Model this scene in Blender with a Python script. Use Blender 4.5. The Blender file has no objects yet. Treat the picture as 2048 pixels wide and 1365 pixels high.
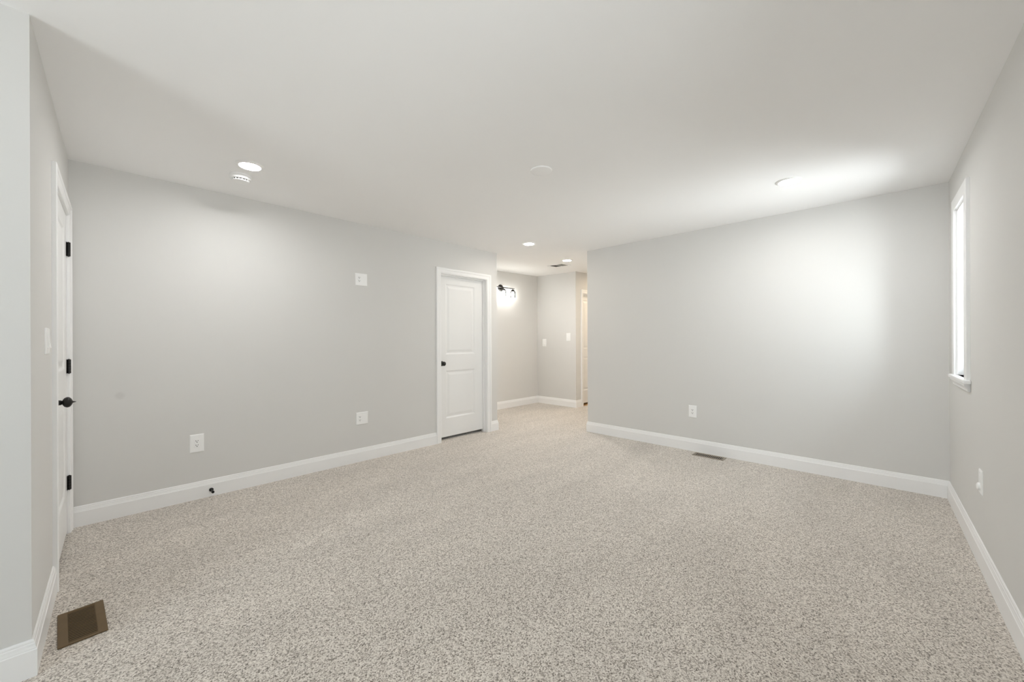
import bpy, bmesh, math
from mathutils import Matrix, Vector

R = math.radians
sc = bpy.context.scene
COL = sc.collection

# ------------------------------------------------------------------ camera
cam_d = bpy.data.cameras.new('camera')
cam_d.sensor_fit = 'HORIZONTAL'
cam_d.sensor_width = 36.0
cam_d.lens = 36.0 * 778.0 / 2048.0
cam_d.clip_start = 0.01
cam = bpy.data.objects.new('camera', cam_d)
COL.objects.link(cam)
cam.matrix_world = (Matrix.Translation((0, 0, 1.227))
                    @ Matrix.Rotation(R(44.065 - 90.0), 4, 'Z')
                    @ Matrix.Rotation(R(90), 4, 'X')
                    @ Matrix.Rotation(-0.0039, 4, 'Z'))
sc.camera = cam

# ------------------------------------------------------------------ exposure
vs = sc.view_settings
vs.view_transform = 'Standard'
vs.look = 'None'
vs.gamma = 1.0
vs.use_curve_mapping = False
vs.exposure = 0.72
sc.cycles.max_bounces = 14
sc.cycles.diffuse_bounces = 10
sc.cycles.sample_clamp_indirect = 6.0
sc.cycles.use_denoising = True

# ------------------------------------------------------------------ daylight: sky above, sunlit ground below
SKY = 6.2
GROUND = 7.0
REAR_FILL = 6.5        # added low glow through the rear window, lifts the ceiling
GLARE = 17.5            # sunlit pavement beyond the side window
LED = 225.0
world = bpy.data.worlds.new('daylight')
sc.world = world
world.use_nodes = True
nt = world.node_tree
nt.nodes.clear()
N = nt.nodes.new
def math_node(tree, op, a=None, b=None, clamp=False):
    n = tree.nodes.new('ShaderNodeMath'); n.operation = op; n.use_clamp = clamp
    for i, v in enumerate((a, b)):
        if v is None: continue
        if isinstance(v, (int, float)): n.inputs[i].default_value = v
        else: tree.links.new(v, n.inputs[i])
    return n.outputs[0]
tc = N('ShaderNodeTexCoord')
sx = N('ShaderNodeSeparateXYZ'); nt.links.new(tc.outputs['Generated'], sx.inputs[0])
ramp = N('ShaderNodeMapRange'); ramp.interpolation_type = 'SMOOTHSTEP'
ramp.inputs['From Min'].default_value = -0.06; ramp.inputs['From Max'].default_value = 0.06
nt.links.new(sx.outputs['Z'], ramp.inputs['Value'])
mixc = N('ShaderNodeMix'); mixc.data_type = 'RGBA'
mixc.inputs['A'].default_value = (0.94 * GROUND, 0.97 * GROUND, 1.0 * GROUND, 1)
mixc.inputs['B'].default_value = (0.87 * SKY, 0.94 * SKY, 1.0 * SKY, 1)
nt.links.new(ramp.outputs['Result'], mixc.inputs['Factor'])
dot = N('ShaderNodeVectorMath'); dot.operation = 'DOT_PRODUCT'
dot.inputs[1].default_value = Vector((0.20, -1.0, -0.28)).normalized()
nt.links.new(tc.outputs['Generated'], dot.inputs[0])
lobe = math_node(nt, 'POWER', math_node(nt, 'MAXIMUM', dot.outputs['Value'], 0.0), 12.0)
add = N('ShaderNodeMix'); add.data_type = 'RGBA'; add.blend_type = 'ADD'
add.inputs['Factor'].default_value = 1.0
nt.links.new(mixc.outputs['Result'], add.inputs['A'])
lc = N('ShaderNodeMix'); lc.data_type = 'RGBA'
lc.inputs['A'].default_value = (0, 0, 0, 1)
lc.inputs['B'].default_value = (0.96 * GLARE, 0.98 * GLARE, 1.0 * GLARE, 1)
nt.links.new(lobe, lc.inputs['Factor'])
nt.links.new(lc.outputs['Result'], add.inputs['B'])
dot2 = N('ShaderNodeVectorMath'); dot2.operation = 'DOT_PRODUCT'
dot2.inputs[1].default_value = Vector((-1.0, 0.0, -0.45)).normalized()
nt.links.new(tc.outputs['Generated'], dot2.inputs[0])
lobe2 = math_node(nt, 'POWER', math_node(nt, 'MAXIMUM', dot2.outputs['Value'], 0.0), 7.0)
add2 = N('ShaderNodeMix'); add2.data_type = 'RGBA'; add2.blend_type = 'ADD'; add2.inputs['Factor'].default_value = 1.0
lc2 = N('ShaderNodeMix'); lc2.data_type = 'RGBA'
lc2.inputs['A'].default_value = (0, 0, 0, 1)
lc2.inputs['B'].default_value = (0.94 * REAR_FILL, 0.97 * REAR_FILL, 1.0 * REAR_FILL, 1)
nt.links.new(lobe2, lc2.inputs['Factor'])
nt.links.new(add.outputs['Result'], add2.inputs['A']); nt.links.new(lc2.outputs['Result'], add2.inputs['B'])
bg = N('ShaderNodeBackground')
nt.links.new(add2.outputs['Result'], bg.inputs['Color'])
wo = N('ShaderNodeOutputWorld')
nt.links.new(bg.outputs[0], wo.inputs['Surface'])

# wall frames: local x runs to the right as seen from the room, local -y points into the room
V1, U1, U0, V0, TD, TW = 3.89, 4.49, -0.19, -0.336, -0.0085, 0.0202
XR = -3.2                                   # rear wall, behind the camera
YN = 2.273                                  # short wall at the left edge of the view
def frame(origin, rz): return Matrix.Translation(origin) @ Matrix.Rotation(rz, 4, 'Z')
F_LEFT = frame((0, V1, 0), 0.0)
F_FAR = frame((U1, 0, 0), -math.pi / 2)                     # local x = -y
F_ENTRY = frame((U0 + math.sin(-TD) * 0 - 0.0085 * V1, 0, 0), math.pi / 2 + TD)   # local x ~ y
F_RIGHT = frame((0, V0 - U1 * math.tan(TW), 0), math.pi + TW)   # local x ~ -x
F_NEAR = frame((0, YN, 0), 0.0)
F_REAR = frame((XR, 0, 0), math.pi / 2)
HX, HY, OY, CY = 5.93, 5.03, 4.113, 2.925   # hall: end wall x, left wall y, return wall y, corridor right wall y
F_HALL_LEFT = frame((0, HY, 0), 0.0)
F_HALL_END = frame((HX, 0, 0), -math.pi / 2)
F_HALL_RETURN = frame((0, OY, 0), 0.0)

WIN1 = (-4.10, -3.68, 0.98, 2.125)          # the visible window (local x of the right wall)
FILL_WIN = (-1.11, -0.80, 0.80, 1.80)           # same wall, unseen window added beside the camera as fill light
WIN2 = (0.10, 1.50, 0.85, 2.10)            # rear wall, behind the camera
def portal(F, w):
    L = bpy.data.lights.new('window_portal', 'AREA')
    L.shape = 'RECTANGLE'
    L.size = w[1] - w[0]; L.size_y = w[3] - w[2]
    L.cycles.is_portal = True
    o = bpy.data.objects.new('window_portal', L); COL.objects.link(o)
    o.matrix_world = F @ Matrix.Translation(((w[0] + w[1]) / 2, 0.125, (w[2] + w[3]) / 2)) @ Matrix.Rotation(R(-90), 4, 'X')
for F, w in ((F_RIGHT, WIN1), (F_RIGHT, FILL_WIN), (F_REAR, WIN2)):
    portal(F, w)

# ------------------------------------------------------------------ materials
def mat(name, color, rough=0.5, spec=0.5, metal=0.0):
    m = bpy.data.materials.new(name); m.use_nodes = True
    b = m.node_tree.nodes['Principled BSDF']
    b.inputs['Base Color'].default_value = (*color, 1)
    b.inputs['Roughness'].default_value = rough
    b.inputs['Specular IOR Level'].default_value = spec
    b.inputs['Metallic'].default_value = metal
    return m
def add_bump(m, scale, strength, dist, detail=2.0):
    t = m.node_tree; b = t.nodes['Principled BSDF']
    c = t.nodes.new('ShaderNodeTexCoord'); n = t.nodes.new('ShaderNodeTexNoise')
    n.inputs['Scale'].default_value = scale; n.inputs['Detail'].default_value = detail
    t.links.new(c.outputs['Object'], n.inputs['Vector'])
    u = t.nodes.new('ShaderNodeBump'); u.inputs['Strength'].default_value = strength; u.inputs['Distance'].default_value = dist
    t.links.new(n.outputs['Fac'], u.inputs['Height']); t.links.new(u.outputs['Normal'], b.inputs['Normal'])
    return n
def vary(m, color, amount, scale):
    """slow paint / plastic tone variation, procedural"""
    t = m.node_tree; b = t.nodes['Principled BSDF']
    c = t.nodes.new('ShaderNodeTexCoord'); n = t.nodes.new('ShaderNodeTexNoise')
    n.inputs['Scale'].default_value = scale; n.inputs['Detail'].default_value = 3
    t.links.new(c.outputs['Object'], n.inputs['Vector'])
    r = t.nodes.new('ShaderNodeValToRGB')
    r.color_ramp.elements[0].position = 0.3; r.color_ramp.elements[1].position = 0.7
    r.color_ramp.elements[0].color = (*[v * (1 - amount) for v in color], 1)
    r.color_ramp.elements[1].color = (*[v * (1 + amount) for v in color], 1)
    t.links.new(n.outputs['Fac'], r.inputs['Fac'])
    t.links.new(r.outputs['Color'], b.inputs['Base Color'])
    return r
WALLC = (0.69, 0.684, 0.668)
def wall_paint(name, smudges=()):
    m = mat(name, WALLC, 0.75, 0.25)
    r = vary(m, WALLC, 0.006, 1.3)
    add_bump(m, 260, 0.06, 0.001)
    t = m.node_tree; b = t.nodes['Principled BSDF']
    out = r.outputs['Color']
    for p, rad, dark in smudges:                       # rubbed spots left on the paint
        g = t.nodes.new('ShaderNodeNewGeometry')
        d = t.nodes.new('ShaderNodeVectorMath'); d.operation = 'DISTANCE'; d.inputs[1].default_value = p
        t.links.new(g.outputs['Position'], d.inputs[0])
        mr = t.nodes.new('ShaderNodeMapRange'); mr.interpolation_type = 'SMOOTHSTEP'
        mr.inputs['From Min'].default_value = rad * 0.35; mr.inputs['From Max'].default_value = rad
        mr.inputs['To Min'].default_value = dark; mr.inputs['To Max'].default_value = 0.0
        t.links.new(d.outputs['Value'], mr.inputs['Value'])
        mx = t.nodes.new('ShaderNodeMix'); mx.data_type = 'RGBA'
        t.links.new(mr.outputs['Result'], mx.inputs['Factor'])
        t.links.new(out, mx.inputs['A']); mx.inputs['B'].default_value = (0.30, 0.29, 0.28, 1)
        out = mx.outputs['Result']
    t.links.new(out, b.inputs['Base Color'])
    return m
M = {}
M['wall'] = wall_paint('greige_wall_paint')
M['wall_left'] = wall_paint('greige_wall_paint_smudged', [((0.047, 3.89, 0.852), 0.035, 0.16)])
M['wall_near'] = wall_paint('greige_wall_paint_scuffed', [((-0.262, YN, 0.478), 0.022, 0.14)])
M['ceiling'] = mat('ceiling_paint', (0.91, 0.91, 0.91), 0.85, 0.15); vary(M['ceiling'], (0.91, 0.91, 0.91), 0.006, 1.0); add_bump(M['ceiling'], 200, 0.05, 0.001)
M['trim'] = mat('white_trim_paint', (0.88, 0.88, 0.88), 0.35, 0.45); vary(M['trim'], (0.88, 0.88, 0.88), 0.006, 3.0)
M['door'] = mat('white_door_paint', (0.86, 0.86, 0.855), 0.4, 0.4); add_bump(M['door'], 120, 0.03, 0.0008); vary(M['door'], (0.86, 0.86, 0.855), 0.005, 3)
M['plastic'] = mat('white_plastic', (0.91, 0.91, 0.905), 0.3, 0.5); vary(M['plastic'], (0.91, 0.91, 0.905), 0.006, 12)
M['plate_plastic'] = M['plastic']
M['dark'] = mat('painted_shade', (0.02, 0.02, 0.02), 0.8, 0.2); vary(M['dark'], (0.02, 0.02, 0.02), 0.1, 40)  # near-black colour standing for the shade down in the floor ducts
M['slot_shade'] = mat('slot_shade', (0.045, 0.045, 0.043), 0.7, 0.2); vary(M['slot_shade'], (0.045, 0.045, 0.043), 0.05, 40)  # dark colour painting the shade inside slots, vent gap and ceiling duct
M['black'] = mat('black_bronze_metal', (0.012, 0.011, 0.010), 0.32, 0.5, 0.3); vary(M['black'], (0.012, 0.011, 0.010), 0.15, 30)
M['brown'] = mat('brown_register_enamel', (0.135, 0.088, 0.042), 0.5, 0.3); vary(M['brown'], (0.135, 0.088, 0.042), 0.05, 20)
M['taupe'] = mat('taupe_register_enamel', (0.26, 0.22, 0.17), 0.4, 0.5); vary(M['taupe'], (0.26, 0.22, 0.17), 0.05, 20)
M['vent_grey'] = mat('grey_vent_blade', (0.32, 0.32, 0.31), 0.6, 0.3); vary(M['vent_grey'], (0.32, 0.32, 0.31), 0.04, 20)
M['rubber'] = mat('black_rubber', (0.012, 0.012, 0.012), 0.7, 0.3); vary(M['rubber'], (0.012, 0.012, 0.012), 0.1, 60)
M['exterior'] = mat('exterior_siding', (0.5, 0.5, 0.5), 0.8); vary(M['exterior'], (0.5, 0.5, 0.5), 0.05, 2)

def carpet():
    m = mat('speckled_beige_carpet', (0.4, 0.35, 0.3), 0.95, 0.08)
    t = m.node_tree; b = t.nodes['Principled BSDF']
    c = t.nodes.new('ShaderNodeTexCoord')
    def noise(scale, detail, rough=0.5):
        n = t.nodes.new('ShaderNodeTexNoise'); n.inputs['Scale'].default_value = scale
        n.inputs['Detail'].default_value = detail; n.inputs['Roughness'].default_value = rough
        t.links.new(c.outputs['Object'], n.inputs['Vector']); return n
    fine = noise(185, 3.0, 0.65)
    r = t.nodes.new('ShaderNodeValToRGB')
    e = r.color_ramp.elements
    e[0].position = 0.16; e[0].color = (0.10, 0.080, 0.062, 1)
    e[1].position = 0.86; e[1].color = (0.88, 0.825, 0.755, 1)
    k = e.new(0.34); k.color = (0.40, 0.35, 0.30, 1)
    k = e.new(0.54); k.color = (0.665, 0.605, 0.54, 1)
    vo = t.nodes.new('ShaderNodeTexVoronoi'); vo.inputs['Scale'].default_value = 200
    t.links.new(c.outputs['Object'], vo.inputs['Vector'])
    sep = t.nodes.new('ShaderNodeSeparateColor'); t.links.new(vo.outputs['Color'], sep.inputs[0])
    tuft = math_node(t, 'ADD', math_node(t, 'MULTIPLY', sep.outputs[0], 0.55), math_node(t, 'MULTIPLY', math_node(t, 'SUBTRACT', fine.outputs['Fac'], 0.28), 1.05))
    t.links.new(tuft, r.inputs['Fac'])
    # tufts lying differently: faint vacuum streaks and patches in the pile
    mp = t.nodes.new('ShaderNodeMapping'); mp.inputs['Rotation'].default_value = (0, 0, R(35)); mp.inputs['Scale'].default_value = (1.0, 3.2, 1)
    t.links.new(c.outputs['Object'], mp.inputs['Vector'])
    slow = t.nodes.new('ShaderNodeTexNoise'); slow.inputs['Scale'].default_value = 1.1; slow.inputs['Detail'].default_value = 3
    t.links.new(mp.outputs['Vector'], slow.inputs['Vector'])
    mr = t.nodes.new('ShaderNodeMapRange'); mr.inputs['From Min'].default_value = 0.3; mr.inputs['From Max'].default_value = 0.7
    mr.inputs['To Min'].default_value = 0.87; mr.inputs['To Max'].default_value = 0.99
    t.links.new(slow.outputs['Fac'], mr.inputs['Value'])
    mul = t.nodes.new('ShaderNodeMix'); mul.data_type = 'RGBA'; mul.blend_type = 'MULTIPLY'; mul.inputs['Factor'].default_value = 1
    t.links.new(r.outputs['Color'], mul.inputs['A'])
    cmb = t.nodes.new('ShaderNodeCombineColor')
    for i in range(3): t.links.new(mr.outputs['Result'], cmb.inputs[i])
    t.links.new(cmb.outputs[0], mul.inputs['B'])
    t.links.new(mul.outputs['Result'], b.inputs['Base Color'])
    b.inputs['Sheen Weight'].default_value = 0.4; b.inputs['Sheen Roughness'].default_value = 0.5
    u = t.nodes.new('ShaderNodeBump'); u.inputs['Strength'].default_value = 0.35; u.inputs['Distance'].default_value = 0.006
    t.links.new(fine.outputs['Fac'], u.inputs['Height']); t.links.new(u.outputs['Normal'], b.inputs['Normal'])
    return m
M['carpet'] = carpet()

def wood():
    col = (0.50, 0.30, 0.12)
    m = mat('golden_oak', col, 0.35, 0.5)
    t = m.node_tree; b = t.nodes['Principled BSDF']
    c = t.nodes.new('ShaderNodeTexCoord'); mp = t.nodes.new('ShaderNodeMapping'); mp.inputs['Scale'].default_value = (3, 60, 60)
    n = t.nodes.new('ShaderNodeTexNoise'); n.inputs['Scale'].default_value = 2
    t.links.new(c.outputs['Object'], mp.inputs['Vector']); t.links.new(mp.outputs['Vector'], n.inputs['Vector'])
    r = t.nodes.new('ShaderNodeValToRGB'); r.color_ramp.elements[0].color = (0.38, 0.21, 0.08, 1); r.color_ramp.elements[1].color = (0.58, 0.36, 0.16, 1)
    t.links.new(n.outputs['Fac'], r.inputs['Fac']); t.links.new(r.outputs['Color'], b.inputs['Base Color'])
    return m
M['oak'] = wood()

def emitter(name, color, strength):
    m = bpy.data.materials.new(name); m.use_nodes = True
    t = m.node_tree; t.nodes.clear()
    e = t.nodes.new('ShaderNodeEmission'); e.inputs['Color'].default_value = (*color, 1); e.inputs['Strength'].default_value = strength
    o = t.nodes.new('ShaderNodeOutputMaterial'); t.links.new(e.outputs[0], o.inputs['Surface'])
    return m
M['led'] = emitter('warm_led_lens', (1.0, 0.995, 0.98), LED)
M['led_side'] = emitter('led_lens_side', (1.0, 0.995, 0.98), LED * 0.62)
M['led_far'] = emitter('led_lens_far', (1.0, 0.995, 0.98), LED * 0.72)
M['led_hall'] = emitter('warm_led_lens_hall', (1.0, 0.97, 0.92), LED * 1.4)
M['led_corridor'] = emitter('warm_led_lens_corridor', (1.0, 0.80, 0.56), LED * 0.8)
M['led_mid'] = emitter('warm_led_lens_dim', (1.0, 0.92, 0.82), LED * 0.4)
M['bulb'] = emitter('bright_bulb', (1.0, 0.96, 0.90), 58.0)

def pane(name, tint, gloss):
    m = bpy.data.materials.new(name); m.use_nodes = True
    t = m.node_tree; t.nodes.clear()
    tr = t.nodes.new('ShaderNodeBsdfTransparent'); tr.inputs['Color'].default_value = (*tint, 1)
    gl = t.nodes.new('ShaderNodeBsdfGlossy'); gl.inputs['Roughness'].default_value = 0.02
    fr = t.nodes.new('ShaderNodeFresnel'); fr.inputs['IOR'].default_value = gloss
    mx = t.nodes.new('ShaderNodeMixShader'); o = t.nodes.new('ShaderNodeOutputMaterial')
    t.links.new(fr.outputs[0], mx.inputs['Fac']); t.links.new(tr.outputs[0], mx.inputs[1]); t.links.new(gl.outputs[0], mx.inputs[2])
    t.links.new(mx.outputs[0], o.inputs['Surface'])
    return m
M['pane'] = pane('window_glass', (0.97, 0.985, 0.98), 1.2)
M['shade_glass'] = pane('clear_shade_glass', (0.95, 0.96, 0.96), 1.3)

# ------------------------------------------------------------------ mesh helpers
class MB:
    def __init__(self): self.bm = bmesh.new()
    def box(self, x0, x1, y0, y1, z0, z1, bevel=0.0, seg=2):
        b = bmesh.new(); bmesh.ops.create_cube(b, size=1.0)
        for v in b.verts:
            v.co = Vector(((x0 + x1) / 2 + v.co.x * (x1 - x0), (y0 + y1) / 2 + v.co.y * (y1 - y0), (z0 + z1) / 2 + v.co.z * (z1 - z0)))
        if bevel: bmesh.ops.bevel(b, geom=b.edges[:], offset=bevel, segments=seg, profile=0.5, affect='EDGES')
        self.merge(b); return self
    def merge(self, b, mtx=None):
        if mtx: b.transform(mtx)
        me = bpy.data.meshes.new('tmp'); b.to_mesh(me); b.free()
        self.bm.from_mesh(me); bpy.data.meshes.remove(me)
    def lathe(self, prof, seg=40, mtx=None, close=True):
        """prof: (radius, height) pairs turned about local z"""
        b = bmesh.new(); rings = []
        for r, h in prof:
            if r < 1e-6: rings.append([b.verts.new((0, 0, h))])
            else: rings.append([b.verts.new((r * math.cos(2 * math.pi * i / seg), r * math.sin(2 * math.pi * i / seg), h)) for i in range(seg)])
        for a, c in zip(rings, rings[1:]):
            for i in range(seg):
                j = (i + 1) % seg
                if len(a) == 1 and len(c) == 1: continue
                if len(a) == 1: b.faces.new((a[0], c[i], c[j]))
                elif len(c) == 1: b.faces.new((a[i], a[j], c[0]))
                else: b.faces.new((a[i], a[j], c[j], c[i]))
        if close:
            for rg in (rings[0], rings[-1]):
                if len(rg) > 2: b.faces.new(rg)
        bmesh.ops.recalc_face_normals(b, faces=b.faces[:])
        self.merge(b, mtx); return self
    def loft(self, loops, closed=False, caps=True):
        """loops: lists of equal length; each loop is a closed section"""
        b = bmesh.new(); rs = [[b.verts.new(p) for p in L] for L in loops]
        n = len(rs[0])
        pairs = list(zip(rs, rs[1:])) + ([(rs[-1], rs[0])] if closed else [])
        for a, c in pairs:
            for i in range(n):
                j = (i + 1) % n
                b.faces.new((a[i], a[j], c[j], c[i]))
        if caps and not closed: b.faces.new(rs[0]); b.faces.new(rs[-1])
        bmesh.ops.recalc_face_normals(b, faces=b.faces[:])
        self.merge(b); return self
    def prism(self, poly, z0, z1):
        zf0 = z0 if callable(z0) else (lambda x, y: z0)
        zf1 = z1 if callable(z1) else (lambda x, y: z1)
        return self.loft([[(x, y, zf0(x, y)) for x, y in poly], [(x, y, zf1(x, y)) for x, y in poly]])
    def obj(self, name, m, parent=None, mtx=None, smooth=False, label=None):
        me = bpy.data.meshes.new(name); self.bm.to_mesh(me); self.bm.free()
        if smooth:
            for p in me.polygons: p.use_smooth = True
            try: me.set_sharp_from_angle(angle=R(35))
            except Exception: pass
        me.materials.append(m)
        o = bpy.data.objects.new(name, me); COL.objects.link(o)
        if parent: o.parent = parent
        if mtx is not None: o.matrix_local = mtx
        if label: o['label'] = label
        return o
def tag(o, label, cat, group=None, kind=None):
    o['label'] = label; o['category'] = cat
    if group: o['group'] = group
    if kind: o['kind'] = kind
    return o
def empty(name, mtx, label, cat, group=None, kind=None):
    o = bpy.data.objects.new(name, None); o.empty_display_size = 0.05
    COL.objects.link(o); o.matrix_world = mtx
    return tag(o, label, cat, group, kind)

# ------------------------------------------------------------------ room shell
T = 0.12
HALL_TOP = 2.62
def wall(name, F, s0, s1, holes=(), z1=2.44, m='wall', label='', t=T, t0=0.0):
    cs = sorted({s0, s1, *[h[0] for h in holes], *[h[1] for h in holes]})
    cz = sorted({0.0, z1, *[h[2] for h in holes], *[h[3] for h in holes]})
    b = MB()
    for a, c in zip(cs, cs[1:]):
        for d, e in zip(cz, cz[1:]):
            mx, mz = (a + c) / 2, (d + e) / 2
            if any(h[0] < mx < h[1] and h[2] < mz < h[3] for h in holes): continue
            b.box(a, c, t0, t, d, e)
    bmesh.ops.remove_doubles(b.bm, verts=b.bm.verts[:], dist=1e-5)
    seen = {}
    for f in b.bm.faces[:]:                              # drop the seams between blocks
        seen.setdefault(frozenset(v.index for v in f.verts), []).append(f)
    b.bm.verts.index_update()
    seen = {}
    for f in b.bm.faces[:]: seen.setdefault(frozenset(v.index for v in f.verts), []).append(f)
    dup = [f for fs in seen.values() if len(fs) > 1 for f in fs]
    if dup: bmesh.ops.delete(b.bm, geom=dup, context='FACES_ONLY')
    o = b.obj(name, M[m], mtx=F)
    return tag(o, label, 'wall', kind='structure')

D1 = (3.01, 3.79, 2.045)        # door 1 opening on the entry wall (local x = y)
D2 = (2.785, 3.528, 2.048)      # door 2 opening on the left wall
D3 = (6.165, 6.93, 2.11)        # door 3 opening on the hall return wall
JT = 0.018
wall('wall_left', F_LEFT, -0.19, 3.72, [(D2[0] - JT, D2[1] + JT, 0, D2[2] + JT)], m='wall_left', label='long greige wall on the left with a white door near its end')
wall('wall_far', F_FAR, -CY, 0.336 + 0.12, label='greige wall across the room between hall opening and window corner')
wall('wall_right', F_RIGHT, -4.492, 3.32, [WIN1, FILL_WIN], label='greige wall along the right edge with a narrow bright window')
wall('wall_entry', F_ENTRY, YN + 0.0005, V1 - 0.0005, [(D1[0] - JT, D1[1] + JT, 0, D1[2] + JT)], label='warm greige wall at left holding the door seen edge-on')
wall('wall_near_left', F_NEAR, XR, -0.3245, m='wall_near', label='cool grey wall strip along the left edge of the view')
wall('wall_rear', F_REAR, -0.55, HY + 0.12, [WIN2], z1=HALL_TOP, label='greige wall behind the camera with a window')
wall('wall_hall_left', F_HALL_LEFT, XR, 7.72, z1=HALL_TOP, label='greige hall wall lit by the vanity light')
wall('wall_hall_side', frame((3.72, 0, 0), math.pi / 2), V1 + T, HY, z1=HALL_TOP, label='greige wall turning the corner into the hall')
wall('wall_hall_end', F_HALL_END, -HY, -(OY + T), z1=HALL_TOP, label='pale hall end wall with two white switch plates')
wall('wall_hall_return', F_HALL_RETURN, HX, 7.6, [(D3[0] - JT, D3[1] + JT, 0, D3[2] + JT)], z1=HALL_TOP, label='warm tan hall wall around the farthest door')
wall('wall_corridor_right', frame((0, CY, 0), math.pi), -7.6, -(U1 + T), z1=HALL_TOP, label='corridor wall behind the far wall')
wall('wall_corridor_end', frame((7.6, 0, 0), -math.pi / 2), -HY, -CY + T, z1=HALL_TOP, label='end wall of the corridor')

o = MB().box(XR - 0.13, 7.73, -0.62, HY + 0.13, -0.12, 0.0).obj('floor', M['carpet'])
tag(o, 'speckled beige carpet covering the whole floor', 'carpet', kind='structure')

# ceiling: level over the room, rising slightly into the hall
A = Vector((3.72, V1)); B = Vector((U1, CY)); dAB = (B - A).normalized(); nAB = Vector((-dAB.y, dAB.x))
if nAB.x < 0: nAB = -nAB
SL = 0.0308
def cz(x, y): return 2.44 + max(0.0, SL * (Vector((x, y)) - A).dot(nAB))
def clip(poly, sign):
    out = []
    for p, q in zip(poly, poly[1:] + poly[:1]):
        p, q = Vector(p), Vector(q); dp, dq = sign * (p - A).dot(nAB), sign * (q - A).dot(nAB)
        if dp >= 0: out.append(p)
        if dp * dq < 0: out.append(p + (q - p) * dp / (dp - dq))
    return [(v.x, v.y) for v in out]
rect = [(XR - 0.13, -0.62), (7.73, -0.62), (7.73, HY + 0.13), (XR - 0.13, HY + 0.13)]
cb = MB()
cb.prism(clip(rect, -1), 2.44, 2.72)
cb.prism(clip(rect, 1), lambda x, y: 2.44 + SL * (Vector((x, y)) - A).dot(nAB), 2.72)
tag(cb.obj('ceiling', M['ceiling']), 'smooth white ceiling over the room and hall', 'ceiling', kind='structure')

# baseboards ---------------------------------------------------------
BASE = [(0, 0), (0.014, 0), (0.014, 0.098), (0.0115, 0.101), (0.0115, 0.104), (0.0095, 0.112), (0.0085, 0.120), (0.0065, 0.122), (0.0060, 0.129), (0.0035, 0.134), (0, 0.135)]
BASE = [(d, h * 1.0) for d, h in BASE]
def baseboard(name, F, runs, label):
    """runs: (s0, s1, k0, k1); k = -1 inside corner, +1 outside corner, 0 butt"""
    b = MB()
    for s0, s1, k0, k1 in runs:
        b.loft([[(s0 - k0 * d, -d, h) for d, h in BASE], [(s1 + k1 * d, -d, h) for d, h in BASE]])
    return tag(b.obj(name, M['trim'], mtx=F), label, 'baseboard', kind='structure')
CW = 0.068
baseboard('baseboard_left', F_LEFT, [(U0 + 0.0, D2[0] - CW + 0.004, -1, 0), (D2[1] + CW - 0.004, 3.72, 0, 1)], 'white baseboard along the long left wall')
baseboard('baseboard_far', F_FAR, [(-CY, 0.336, 1, -1)], 'white baseboard along the far wall above the floor register')
baseboard('baseboard_right', F_RIGHT, [(-4.489, 3.198, -1, -1)], 'white baseboard running down the right edge')
baseboard('baseboard_entry', F_ENTRY, [(YN, D1[0] - CW + 0.004, 1, 0)], 'short white baseboard left of the edge-on door')
baseboard('baseboard_near_left', F_NEAR, [(XR, -0.2037, -1, 1)], 'white baseboard at the bottom left corner')
baseboard('baseboard_hall_left', F_HALL_LEFT, [(3.72, HX, -1, -1)], 'white baseboard under the vanity light')
baseboard('baseboard_hall_side', frame((3.72, 0, 0), math.pi / 2), [(-HY, -V1, -1, 1)] if False else [(V1, HY, 1, -1)], 'white baseboard turning into the hall')
baseboard('baseboard_hall_end', F_HALL_END, [(-HY, -OY, -1, 1)], 'white baseboard under the two hall switch plates')
baseboard('baseboard_hall_return', F_HALL_RETURN, [(HX, D3[0] - CW + 0.004, 1, 0), (D3[1] + CW, 7.6, 0, 0)], 'short white baseboard beside the farthest door')
baseboard('baseboard_corridor', frame((0, CY, 0), math.pi), [(-7.6, -U1, 0, 1)], 'white baseboard inside the corridor')

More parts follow.
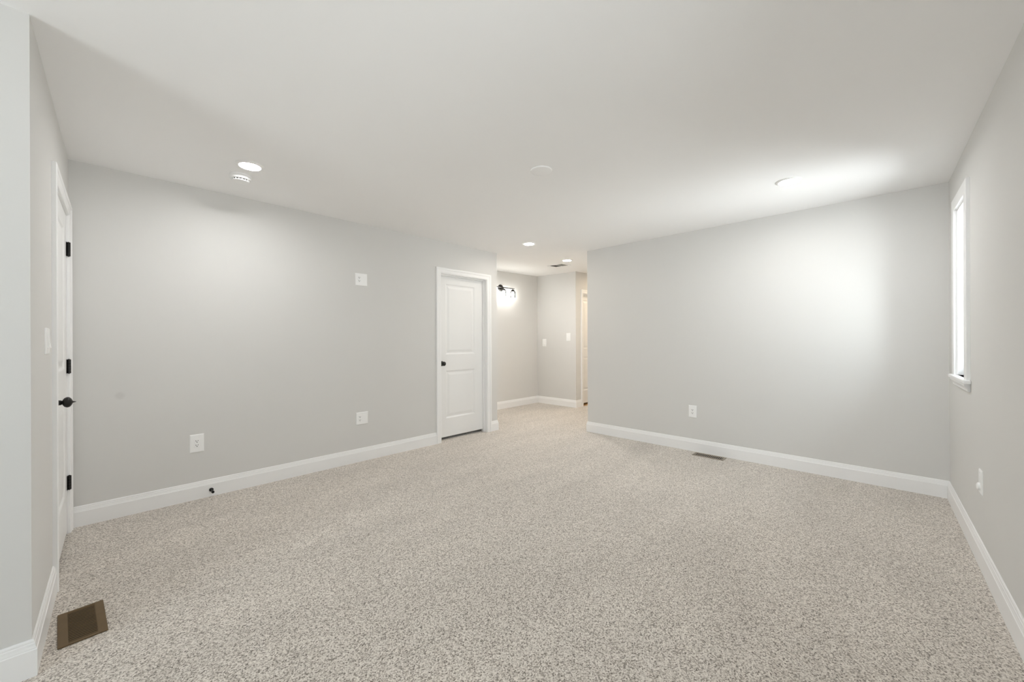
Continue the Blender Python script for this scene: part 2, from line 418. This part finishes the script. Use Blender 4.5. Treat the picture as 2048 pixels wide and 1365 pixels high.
# ------------------------------------------------------------------ doors
CAS = [(0.0, 0.0), (0.0, 0.009), (0.004, 0.012), (0.012, 0.0135), (0.040, 0.0150), (0.044, 0.0185), (0.050, 0.0195), (0.062, 0.0195), (0.068, 0.016), (0.068, 0.0)]
def casing(b, x0, x1, z0, z1, prof=CAS):
    b.loft([[(x0 - w, -d, z0) for w, d in prof], [(x0 - w, -d, z1 + w) for w, d in prof],
            [(x1 + w, -d, z1 + w) for w, d in prof], [(x1 + w, -d, z0) for w, d in prof]])
def leaf_mesh(x0, x1, z0, z1, y, t, panels):
    """panelled door slab; front face at y, panels (x0,x1,z0,z1) moulded into it"""
    b = bmesh.new()
    xs = sorted({x0, x1, *[p[0] for p in panels], *[p[1] for p in panels]})
    zs = sorted({z0, z1, *[p[2] for p in panels], *[p[3] for p in panels]})
    def q(*pts): b.faces.new([b.verts.new(p) for p in pts])
    for a, c in zip(xs, xs[1:]):
        for d, e in zip(zs, zs[1:]):
            mx, mz = (a + c) / 2, (d + e) / 2
            if any(p[0] < mx < p[1] and p[2] < mz < p[3] for p in panels): continue
            q((a, y, d), (c, y, d), (c, y, e), (a, y, e))
    for p in panels:
        rings = [(0, 0), (0.006, 0.0015), (0.016, 0.0085), (0.024, 0.0095), (0.034, 0.0085), (0.056, 0.003), (0.062, 0.0025)]
        def rect(i, d): return [(p[0] + i, y + d, p[2] + i), (p[1] - i, y + d, p[2] + i), (p[1] - i, y + d, p[3] - i), (p[0] + i, y + d, p[3] - i)]
        for r0, r1 in zip(rings, rings[1:]):
            A4, B4 = rect(*r0), rect(*r1)
            for i in range(4):
                j = (i + 1) % 4; q(A4[i], A4[j], B4[j], B4[i])
        q(*rect(*rings[-1]))
    q((x0, y + t, z0), (x0, y + t, z1), (x1, y + t, z1), (x1, y + t, z0))
    for (a, c) in (((x0, z0), (x1, z0)), ((x1, z0), (x1, z1)), ((x1, z1), (x0, z1)), ((x0, z1), (x0, z0))):
        q((a[0], y, a[1]), (a[0], y + t, a[1]), (c[0], y + t, c[1]), (c[0], y, c[1]))
    bmesh.ops.remove_doubles(b, verts=b.verts[:], dist=1e-5)
    bmesh.ops.recalc_face_normals(b, faces=b.faces[:])
    m = MB(); m.merge(b); return m
KNOB = [(0.0, 0.0), (0.031, 0.0), (0.031, 0.003), (0.027, 0.006), (0.016, 0.009), (0.0150, 0.011), (0.0125, 0.020), (0.0135, 0.022), (0.0120, 0.024), (0.0095, 0.028),
        (0.016, 0.0305), (0.0225, 0.035), (0.0265, 0.041), (0.0275, 0.046), (0.0260, 0.052), (0.0205, 0.058), (0.0120, 0.0625), (0.0055, 0.0645), (0.0035, 0.067), (0.0030, 0.070), (0.0012, 0.076), (0.0, 0.0765)]
OUT = Matrix.Rotation(R(90), 4, 'X')                # local z of a lathe -> out of the wall (-y)
def knob(parent, x, z, y):
    prof = KNOB
    k = MB().lathe([(0, 0), (0.031, 0), (0.031, 0.003), (0.027, 0.006), (0.016, 0.0085), (0.0, 0.0085)], 36).obj('rosette', M['black'], parent, Matrix.Translation((x, y, z)) @ OUT, True)
    g = MB().lathe([(0.0, 0.0075)] + [p for p in prof[4:]], 36).obj('knob', M['black'], parent, Matrix.Translation((x, y, z)) @ OUT, True, label='black ball door knob with pointed tip')
    return g
def door(name, F, op, leaf_y, leaf_z, panels, label, knob_at=None, hinges=(), stop=True, leaf_gap=0.003, depth=T):
    x0, x1, zt = op
    root = empty(name, F @ Matrix.Translation((x0, 0, 0)), label, 'door', kind='structure')
    S = Matrix.Translation((-x0, 0, 0))
    c = MB(); casing(c, x0 - 0.005, x1 + 0.005, 0, zt + 0.005); c.obj('casing', M['trim'], root, S)
    j = MB().box(x0 - JT, x0, -0.0005, depth, 0, zt + JT).box(x1, x1 + JT, -0.0005, depth, 0, zt + JT).box(x0, x1, -0.0005, depth, zt, zt + JT)
    if stop:
        j.box(x0, x0 + 0.011, leaf_y - 0.034, leaf_y - 0.001, 0, zt - 0.011, 0.001).box(x1 - 0.011, x1, leaf_y - 0.034, leaf_y - 0.001, 0, zt - 0.011, 0.001).box(x0, x1, leaf_y - 0.034, leaf_y - 0.001, zt - 0.011, zt, 0.001)
    j.obj('jamb', M['trim'], root, S)
    leaf_mesh(x0 + leaf_gap, x1 - leaf_gap, leaf_z, zt - leaf_gap, leaf_y, 0.035, panels).obj('door_leaf', M['door'], root, S)
    if knob_at: knob(root, knob_at[0] - x0, knob_at[1], leaf_y)
    for hx, hz in hinges:
        h = MB()
        prof = [(0, -0.048), (0.003, -0.0475), (0.0055, -0.045), (0.0078, -0.0445)]
        for k in range(5):
            a = -0.0445 + k * 0.0178
            prof += [(0.0092, a + 0.0004), (0.0092, a + 0.0174), (0.0080, a + 0.0176)]
        prof += [(0.0055, 0.045), (0.003, 0.0475), (0, 0.048)]
        h.lathe(prof, 20, Matrix.Translation((hx - x0, leaf_y - 0.0105, hz)))
        h.box(hx - x0 - 0.002, hx - x0 + 0.002, leaf_y - 0.0085, leaf_y + 0.004, hz - 0.0445, hz + 0.0445)
        h.box(hx - x0 - 0.020, hx - x0 + 0.001, leaf_y - 0.0035, leaf_y - 0.0005, hz - 0.0445, hz + 0.0445, 0.0008)
        h.obj('hinge', M['black'], root, None, True)
    return root
PZ = [(0.262, 0.862), (1.06, 1.948)]
door('door_1', F_ENTRY, D1, 0.004, 0.02, [(D1[0] + 0.125, D1[1] - 0.125, a, b) for a, b in PZ],
     'white panel door at the far left seen edge-on with black hinges', knob_at=(3.072, 0.917), hinges=[(3.788, z) for z in (1.828, 1.075, 0.328)], stop=False)
door('door_2', F_LEFT, D2, 0.080, 0.034, [(2.912, 3.388, a, b) for a, b in PZ],
     'white two-panel door with black knob near the end of the left wall', knob_at=(2.852, 0.950))
d3 = door('door_3', F_HALL_RETURN, D3, 0.078, 0.034, [(D3[0] + 0.10, D3[1] - 0.12, a + 0.012, b + 0.06) for a, b in PZ],
     'narrow sliver of a white panel door deep in the hall')
MB().box(0.0, D3[1] - D3[0], 0.0, 0.20, 0.0005, 0.006, 0.002).obj('threshold', M['oak'], d3, None, label='golden wood strip under the door')

# ------------------------------------------------------------------ windows
def window(name, F, w, label):
    x0, x1, z0, z1 = w
    root = empty(name, F @ Matrix.Translation((x0, 0, z0)), label, 'window', kind='structure')
    S = Matrix.Translation((-x0, 0, -z0))
    flat = [(0.0, -0.002), (0.0, 0.016), (0.003, 0.018), (0.066, 0.018), (0.069, 0.022), (0.080, 0.022), (0.080, 0.0), (0.02, 0.0), (0.02, -0.002)]
    flat = [(0.0, 0.0), (0.0, 0.016), (0.003, 0.018), (0.077, 0.018), (0.080, 0.016), (0.080, 0.0)]
    c = MB(); casing(c, x0, x1, z0, z1, flat); c.obj('window_casing', M['trim'], root, S)
    MB().box(x0 - 0.108, x1 + 0.108, -0.034, -0.0005, z0 - 0.024, z0, 0.006, 3).box(x0, x1, -0.002, 0.075, z0 - 0.024, z0).obj('sill', M['trim'], root, S)
    ap = [(0, 0.0), (0.010, 0.0), (0.013, 0.004), (0.013, 0.012), (0.016, 0.020), (0.022, 0.030), (0.027, 0.036), (0.027, 0.0475), (0.0, 0.0475)]
    zb = z0 - 0.024 - 0.0478
    a = MB().loft([[(x0 - 0.078 - d * 0.6, -d, zb + h) for d, h in ap], [(x1 + 0.078 + d * 0.6, -d, zb + h) for d, h in ap]])
    a.obj('apron', M['trim'], root, S)
    g = 0.03
    j = MB().box(x0 - 0.0005, x0 + 0.012, 0, 0.118, z0, z1).box(x1 - 0.012, x1 + 0.0005, 0, 0.118, z0, z1).box(x0 + 0.012, x1 - 0.012, 0, 0.118, z1 - 0.012, z1 + 0.0005).box(x0 + 0.012, x1 - 0.012, 0.075, 0.118, z0 - 0.0005, z0 + 0.012)
    j.obj('window_jamb', M['trim'], root, S)
    zm = (z0 + z1) / 2
    for k, (za, zc, ya) in enumerate(((z0 + 0.012, zm + 0.012, 0.062), (zm - 0.012, z1 - 0.012, 0.088))):
        s = MB()
        xa, xc = x0 + 0.0125, x1 - 0.0125
        s.box(xa, xa + g, ya, ya + 0.022, za, zc, 0.003).box(xc - g, xc, ya, ya + 0.022, za, zc, 0.003)
        s.box(xa + g, xc - g, ya, ya + 0.022, za, za + g, 0.003).box(xa + g, xc - g, ya, ya + 0.022, zc - g, zc, 0.003)
        so = s.obj('sash', M['trim'], root, S)
        MB().box(xa + g, xc - g, ya + 0.009, ya + 0.012, za + g, zc - g).obj('pane', M['pane'], so)
    return root
window('window_1', F_RIGHT, WIN1, 'tall narrow window blazing with daylight on the right wall')
window('fill_window', F_RIGHT, FILL_WIN, 'unseen window added beside the camera to fill the room with light')
window('window_2', F_REAR, WIN2, 'wide window in the rear wall behind the camera')

# ------------------------------------------------------------------ wall plates
def receptacle(root, x, z, d):
    b = MB().box(x - 0.0165, x + 0.0165, -d - 0.0012, -d + 0.002, z - 0.0335, z + 0.0335, 0.0012)
    r = b.obj('receptacle', M['plastic'], root)
    for s in (0.0165, -0.0165):
        h = MB()
        h.box(x - 0.0082, x - 0.0050, -d - 0.0017, -d - 0.0008, z + s - 0.001, z + s + 0.008)
        h.box(x + 0.0050, x + 0.0080, -d - 0.0017, -d - 0.0008, z + s, z + s + 0.0075)
        h.lathe([(0.0, 0.0), (0.0033, 0.0), (0.0033, 0.0009), (0.0, 0.0009)], 14, Matrix.Translation((x, -d - 0.0008, z + s - 0.0065)) @ OUT)
        h.obj('socket_slots', M['slot_shade'], r)
    return r
def rocker(root, x, z, d):
    MB().box(x - 0.0168, x + 0.0168, -d - 0.001, -d + 0.002, z - 0.0338, z + 0.0338, 0.0008).obj('switch_frame', M['plastic'], root)
    b = MB()
    b.loft([[(x - 0.015, -d - 0.0008, z - 0.032), (x - 0.015, -d - 0.0060, z - 0.031), (x - 0.015, -d - 0.0022, z), (x - 0.015, -d - 0.0018, z + 0.031), (x - 0.015, -d - 0.0008, z + 0.032)],
            [(x + 0.015, -d - 0.0008, z - 0.032), (x + 0.015, -d - 0.0060, z - 0.031), (x + 0.015, -d - 0.0022, z), (x + 0.015, -d - 0.0018, z + 0.031), (x + 0.015, -d - 0.0008, z + 0.032)]])
    b.obj('rocker', M['plastic'], root)
def blank(root, x, z, d):
    MB().box(x - 0.0165, x + 0.0165, -d - 0.001, -d + 0.002, z - 0.0335, z + 0.0335, 0.001).obj('blank_insert', M['plastic'], root)
def jacks(root, x, z, d):
    MB().box(x - 0.0165, x + 0.0165, -d - 0.001, -d + 0.002, z - 0.0335, z + 0.0335, 0.001).obj('jack_insert', M['plastic'], root)
    for dx in (-0.007, 0.007):
        MB().box(x + dx - 0.0045, x + dx + 0.0045, -d - 0.0016, -d - 0.0006, z - 0.024, z + 0.004, 0.0004).obj('jack', M['vent_grey'] if False else M['plastic'], root)
def coax(root, x, z, d):
    MB().lathe([(0.0, 0.0), (0.021, 0.0), (0.021, 0.006), (0.019, 0.010), (0.012, 0.013), (0.0, 0.014)], 28, Matrix.Translation((x, -d + 0.001, z - 0.026)) @ OUT).obj('plug_cover', M['plastic'], root, None, True)
    MB().box(x - 0.0165, x + 0.0165, -d - 0.001, -d + 0.002, z - 0.0035, z + 0.0335, 0.001).obj('insert', M['plastic'], root)
KIND = dict(outlet=receptacle, rocker=rocker, blank=blank, jacks=jacks, coax=coax)
def plate(name, F, x, z, w, h, gangs, label, cat, group=None, d=0.0062):
    root = empty(name, F @ Matrix.Translation((x, 0, z)), label, cat, group)
    b = MB()
    def rect(i, y): return [(-w / 2 + i, y, -h / 2 + i), (w / 2 - i, y, -h / 2 + i), (w / 2 - i, y, h / 2 - i), (-w / 2 + i, y, h / 2 - i)]
    b.loft([rect(0, 0), rect(0, -0.0022), rect(0.0012, -0.0040), rect(0.0055, -d), rect(0.009, -d)])
    b.obj('plate', M['plate_plastic'], root)
    n = len(gangs)
    for i, g in enumerate(gangs):
        gx = (i - (n - 1) / 2) * 0.046
        KIND[g](root, gx, 0, d)
        for sz in (0.049, -0.049):
            if h > 0.11: MB().lathe([(0, 0), (0.003, 0), (0.0028, 0.0008), (0, 0.001)], 12, Matrix.Translation((gx, -d + 0.0002, sz)) @ OUT).obj('screw', M['plastic'], root, None, True)
    return root
plate('wall_outlet', F_LEFT, 0.470, 0.4365, 0.088, 0.139, ['outlet'], 'white single outlet low on the left wall above the black doorstop', 'outlet')
plate('wall_outlet', F_LEFT, 1.7975, 0.4395, 0.124, 0.126, ['outlet', 'blank'], 'white double-width outlet plate low on the left wall', 'outlet')
plate('wall_outlet', F_LEFT, 1.7955, 1.864, 0.124, 0.124, ['outlet', 'jacks'], 'white square outlet plate mounted high on the left wall', 'outlet')
plate('wall_outlet', F_FAR, -1.562, 0.438, 0.084, 0.135, ['outlet'], 'white outlet on the far wall above the floor register', 'outlet')
plate('wall_outlet', F_RIGHT, -3.285, 0.452, 0.080, 0.130, ['coax'], 'white wall plate low on the right wall near the window', 'outlet')
plate('light_switch', F_ENTRY, 2.727, 1.235, 0.122, 0.118, ['rocker', 'rocker'], 'white double rocker switch beside the edge-on door', 'switch')
plate('light_switch', F_HALL_END, -4.853, 1.192, 0.092, 0.146, ['rocker'], 'white hall plate nearer the inside corner, the lower of two', 'switch')
plate('light_switch', F_HALL_END, -4.278, 1.298, 0.092, 0.146, ['rocker'], 'white hall switch near the outside corner, the higher of two', 'switch')

# ------------------------------------------------------------------ ceiling fixtures
def tilt(x, y):
    z = cz(x, y)
    if z <= 2.4401: return Matrix.Translation((x, y, 2.44))
    gx, gy = SL * nAB.x, SL * nAB.y
    n = Vector((-gx, -gy, 1)).normalized()
    q = Vector((0, 0, 1)).rotation_difference(n)
    return Matrix.Translation((x, y, z)) @ q.to_matrix().to_4x4()
def led(x, y, label, m='led'):
    root = empty('recessed_light', tilt(x, y), label, 'ceiling light', 'round recessed ceiling lights')
    MB().lathe([(0.084, 0.0), (0.084, -0.0015), (0.080, -0.0045), (0.071, -0.0095), (0.064, -0.0095), (0.0625, -0.0070), (0.0625, 0.0)], 56, None, False).obj('trim_ring', M['plastic'], root, None, True)
    MB().lathe([(0.0, -0.0030), (0.063, -0.0030), (0.063, -0.0022), (0.0, -0.0022)], 48).obj('lens', M[m], root)
    return root
led(0.671, 3.147, 'glowing recessed ceiling light beside the smoke detector', 'led_side')
led(3.605, 0.546, 'glowing recessed ceiling light near the window corner', 'led_far')
led(3.629, 3.212, 'small glowing recessed ceiling light just before the hall opening', 'led_mid')
led(4.857, 3.525, 'farthest glowing recessed ceiling light beside the hall vent', 'led_hall')
led(6.75, 3.52, 'recessed ceiling light in the corridor out of sight', 'led_corridor')

root = empty('smoke_detector', Matrix.Translation((0.665, 3.392, 2.44)), 'round white smoke detector on ceiling beside a glowing light', 'smoke detector')
MB().lathe([(0, 0), (0.071, 0), (0.071, -0.010), (0.069, -0.0125), (0, -0.0125)], 48).obj('base', M['plastic'], root, None, True)
MB().lathe([(0, -0.0125), (0.066, -0.0125), (0.066, -0.022), (0.063, -0.028), (0.058, -0.0305), (0.0, -0.0305)], 48).obj('housing', M['plastic'], root, None, True)
MB().lathe([(0, -0.0305), (0.050, -0.0305), (0.050, -0.0385), (0, -0.0385)], 48).obj('vent_gap', M['slot_shade'], root, None, True, label='dark vent slot ring')
fins = MB()
for k in range(16):
    a = 2 * math.pi * k / 16
    b = bmesh.new(); bmesh.ops.create_cube(b, size=1.0)
    b.transform(Matrix.Rotation(a, 4, 'Z') @ Matrix.Translation((0.0510, 0, -0.0345)) @ Matrix.Diagonal((0.005, 0.0030, 0.0082, 1)))
    fins.merge(b)
fins.obj('vent_fins', M['plastic'], root)
MB().lathe([(0, -0.0385), (0.054, -0.0385), (0.054, -0.040), (0.050, -0.0435), (0.020, -0.045), (0, -0.045)], 48).obj('sensor_cap', M['plastic'], root, None, True)
MB().lathe([(0, -0.0448), (0.008, -0.0448), (0.008, -0.0462), (0, -0.0466)], 20).obj('test_button', M['plastic'], root, Matrix.Translation((0.02, 0.012, 0)), True)

o = MB().lathe([(0, 0), (0.077, 0), (0.077, -0.0035), (0.074, -0.006), (0.066, -0.0072), (0.0, -0.0072)], 56).obj('ceiling_cover_plate', M['ceiling'], None, Matrix.Translation((2.137, 1.772, 2.44)), True)
tag(o, 'round blank white cover plate in the middle of the ceiling', 'cover plate')

# hall ceiling register: two banks of louvres
root = empty('ceiling_vent', tilt(5.155, 3.905), 'white ceiling vent with two grey louvre banks in the hall', 'vent')
fr = MB()
VX, VY = 0.115, 0.155
fr.box(-VX, VX, -VY, -VY + 0.028, -0.006, 0.0, 0.002).box(-VX, VX, VY - 0.028, VY, -0.006, 0, 0.002).box(-VX, -VX + 0.026, -VY + 0.028, VY - 0.028, -0.006, 0, 0.002).box(VX - 0.026, VX, -VY + 0.028, VY - 0.028, -0.006, 0, 0.002).box(-VX + 0.026, VX - 0.026, -0.007, 0.007, -0.006, 0, 0.002)
fr.obj('frame', M['plastic'], root)
MB().box(-VX + 0.02, VX - 0.02, -VY + 0.02, VY - 0.02, -0.0012, -0.0002).obj('duct_shade', M['slot_shade'], root)  # dark sheet behind the louvres, shade put into its colour
for sgn in (-1, 1):
    bl = MB()
    for k in range(9):
        yy = sgn * (0.014 + k * 0.0135)
        b = bmesh.new(); bmesh.ops.create_cube(b, size=1.0)
        b.transform(Matrix.Translation((0, yy, -0.0036)) @ Matrix.Rotation(R(32 * sgn), 4, 'X') @ Matrix.Diagonal((2 * VX - 0.056, 0.0085, 0.0008, 1)))
        bl.merge(b)
    bl.obj('louvre_bank', M['vent_grey'], root)

# ------------------------------------------------------------------ floor registers
def register(x, y, rz, lx, ly, n, m, label, border_x, border_y, fill=0.25):
    root = empty('floor_register', Matrix.Translation((x, y, 0)) @ Matrix.Rotation(rz, 4, 'Z'), label, 'floor vent')
    hx, hy = lx / 2, ly / 2
    ix, iy = hx - border_x, hy - border_y
    f = MB()
    f.box(-hx, -ix, -hy, hy, 0.0, 0.006, 0.0025).box(ix, hx, -hy, hy, 0.0, 0.006, 0.0025)
    f.box(-ix - 0.002, ix + 0.002, iy, hy, 0.0, 0.006, 0.0025).box(-ix - 0.002, ix + 0.002, -hy, -iy, 0.0, 0.006, 0.0025)
    f.obj('frame', m, root)
    MB().box(-ix - 0.003, ix + 0.003, -iy - 0.003, iy + 0.003, 0.0003, 0.0010).obj('duct_shade', M['dark'], root)  # thin black sheet painted as duct shade, the floor is not cut
    step = 2 * iy / n
    for k in range(n):
        yy = -iy + (k + 0.5) * step
        MB().box(-ix - 0.002, ix + 0.002, yy - step * fill, yy + step * fill, 0.0036, 0.0054, 0.0005, 1).obj('slat', m, root)
    return root
register(-0.088, 2.535, 0.06, 0.142, 0.295, 19, M['brown'], 'dark brown floor register at the bottom left of the carpet', 0.030, 0.017)
register(4.385, 1.364, 0.0, 0.118, 0.305, 15, M['taupe'], 'slim taupe floor register against the far baseboard', 0.018, 0.020, 0.19)

# ------------------------------------------------------------------ doorstop on the left baseboard
root = empty('doorstop', F_LEFT @ Matrix.Translation((0.557, -0.014, 0.053)), 'small black doorstop sticking out from the left baseboard', 'doorstop')
MB().lathe([(0, 0), (0.0145, 0), (0.0145, 0.003), (0.011, 0.007), (0.006, 0.010), (0, 0.010)], 28).obj('rosette', M['black'], root, OUT.copy(), True)
MB().lathe([(0, 0.008), (0.0045, 0.009), (0.0042, 0.062), (0, 0.062)], 20).obj('rod', M['black'], root, OUT.copy(), True)
MB().lathe([(0, 0.060), (0.0075, 0.060), (0.0095, 0.064), (0.0095, 0.076), (0.0075, 0.081), (0, 0.082)], 24).obj('rubber_tip', M['rubber'], root, OUT.copy(), True)

# ------------------------------------------------------------------ vanity light in the hall
root = empty('vanity_light', F_HALL_LEFT @ Matrix.Translation((4.90, 0, 2.185)), 'black three-lamp vanity light with glass shades in the hall', 'wall light')
MB().lathe([(0, 0), (0.062, 0), (0.062, 0.008), (0.056, 0.018), (0.040, 0.024), (0, 0.026)], 40).obj('backplate', M['black'], root, OUT.copy(), True)
MB().lathe([(0, 0.0), (0.010, 0.0), (0.010, 0.085), (0, 0.085)], 20).obj('arm', M['black'], root, OUT.copy(), True)
MB().lathe([(0, -0.275), (0.008, -0.274), (0.008, 0.274), (0, 0.275)], 20).obj('crossbar', M['black'], root, Matrix.Translation((0, -0.085, 0)) @ Matrix.Rotation(R(90), 4, 'Y'), True)
for dx in (-0.235, 0.0, 0.235):
    Tm = Matrix.Translation((dx, -0.085, 0))
    MB().lathe([(0, 0.0), (0.008, 0.0), (0.008, -0.020), (0.026, -0.024), (0.031, -0.034), (0.031, -0.054), (0.028, -0.056), (0, -0.056)], 28).obj('lamp_holder', M['black'], root, Tm, True)
    MB().lathe([(0.031, -0.046), (0.044, -0.052), (0.046, -0.060), (0.046, -0.165), (0.0445, -0.165), (0.0445, -0.060), (0.042, -0.0535), (0.031, -0.048)], 36, None, False).obj('glass_shade', M['shade_glass'], root, Tm, True, label='clear glass cylinder shade')
    MB().lathe([(0, -0.055), (0.012, -0.056), (0.014, -0.070), (0.024, -0.092), (0.028, -0.110), (0.025, -0.126), (0.014, -0.137), (0, -0.140)], 28).obj('bulb', M['bulb'], root, Tm, True)
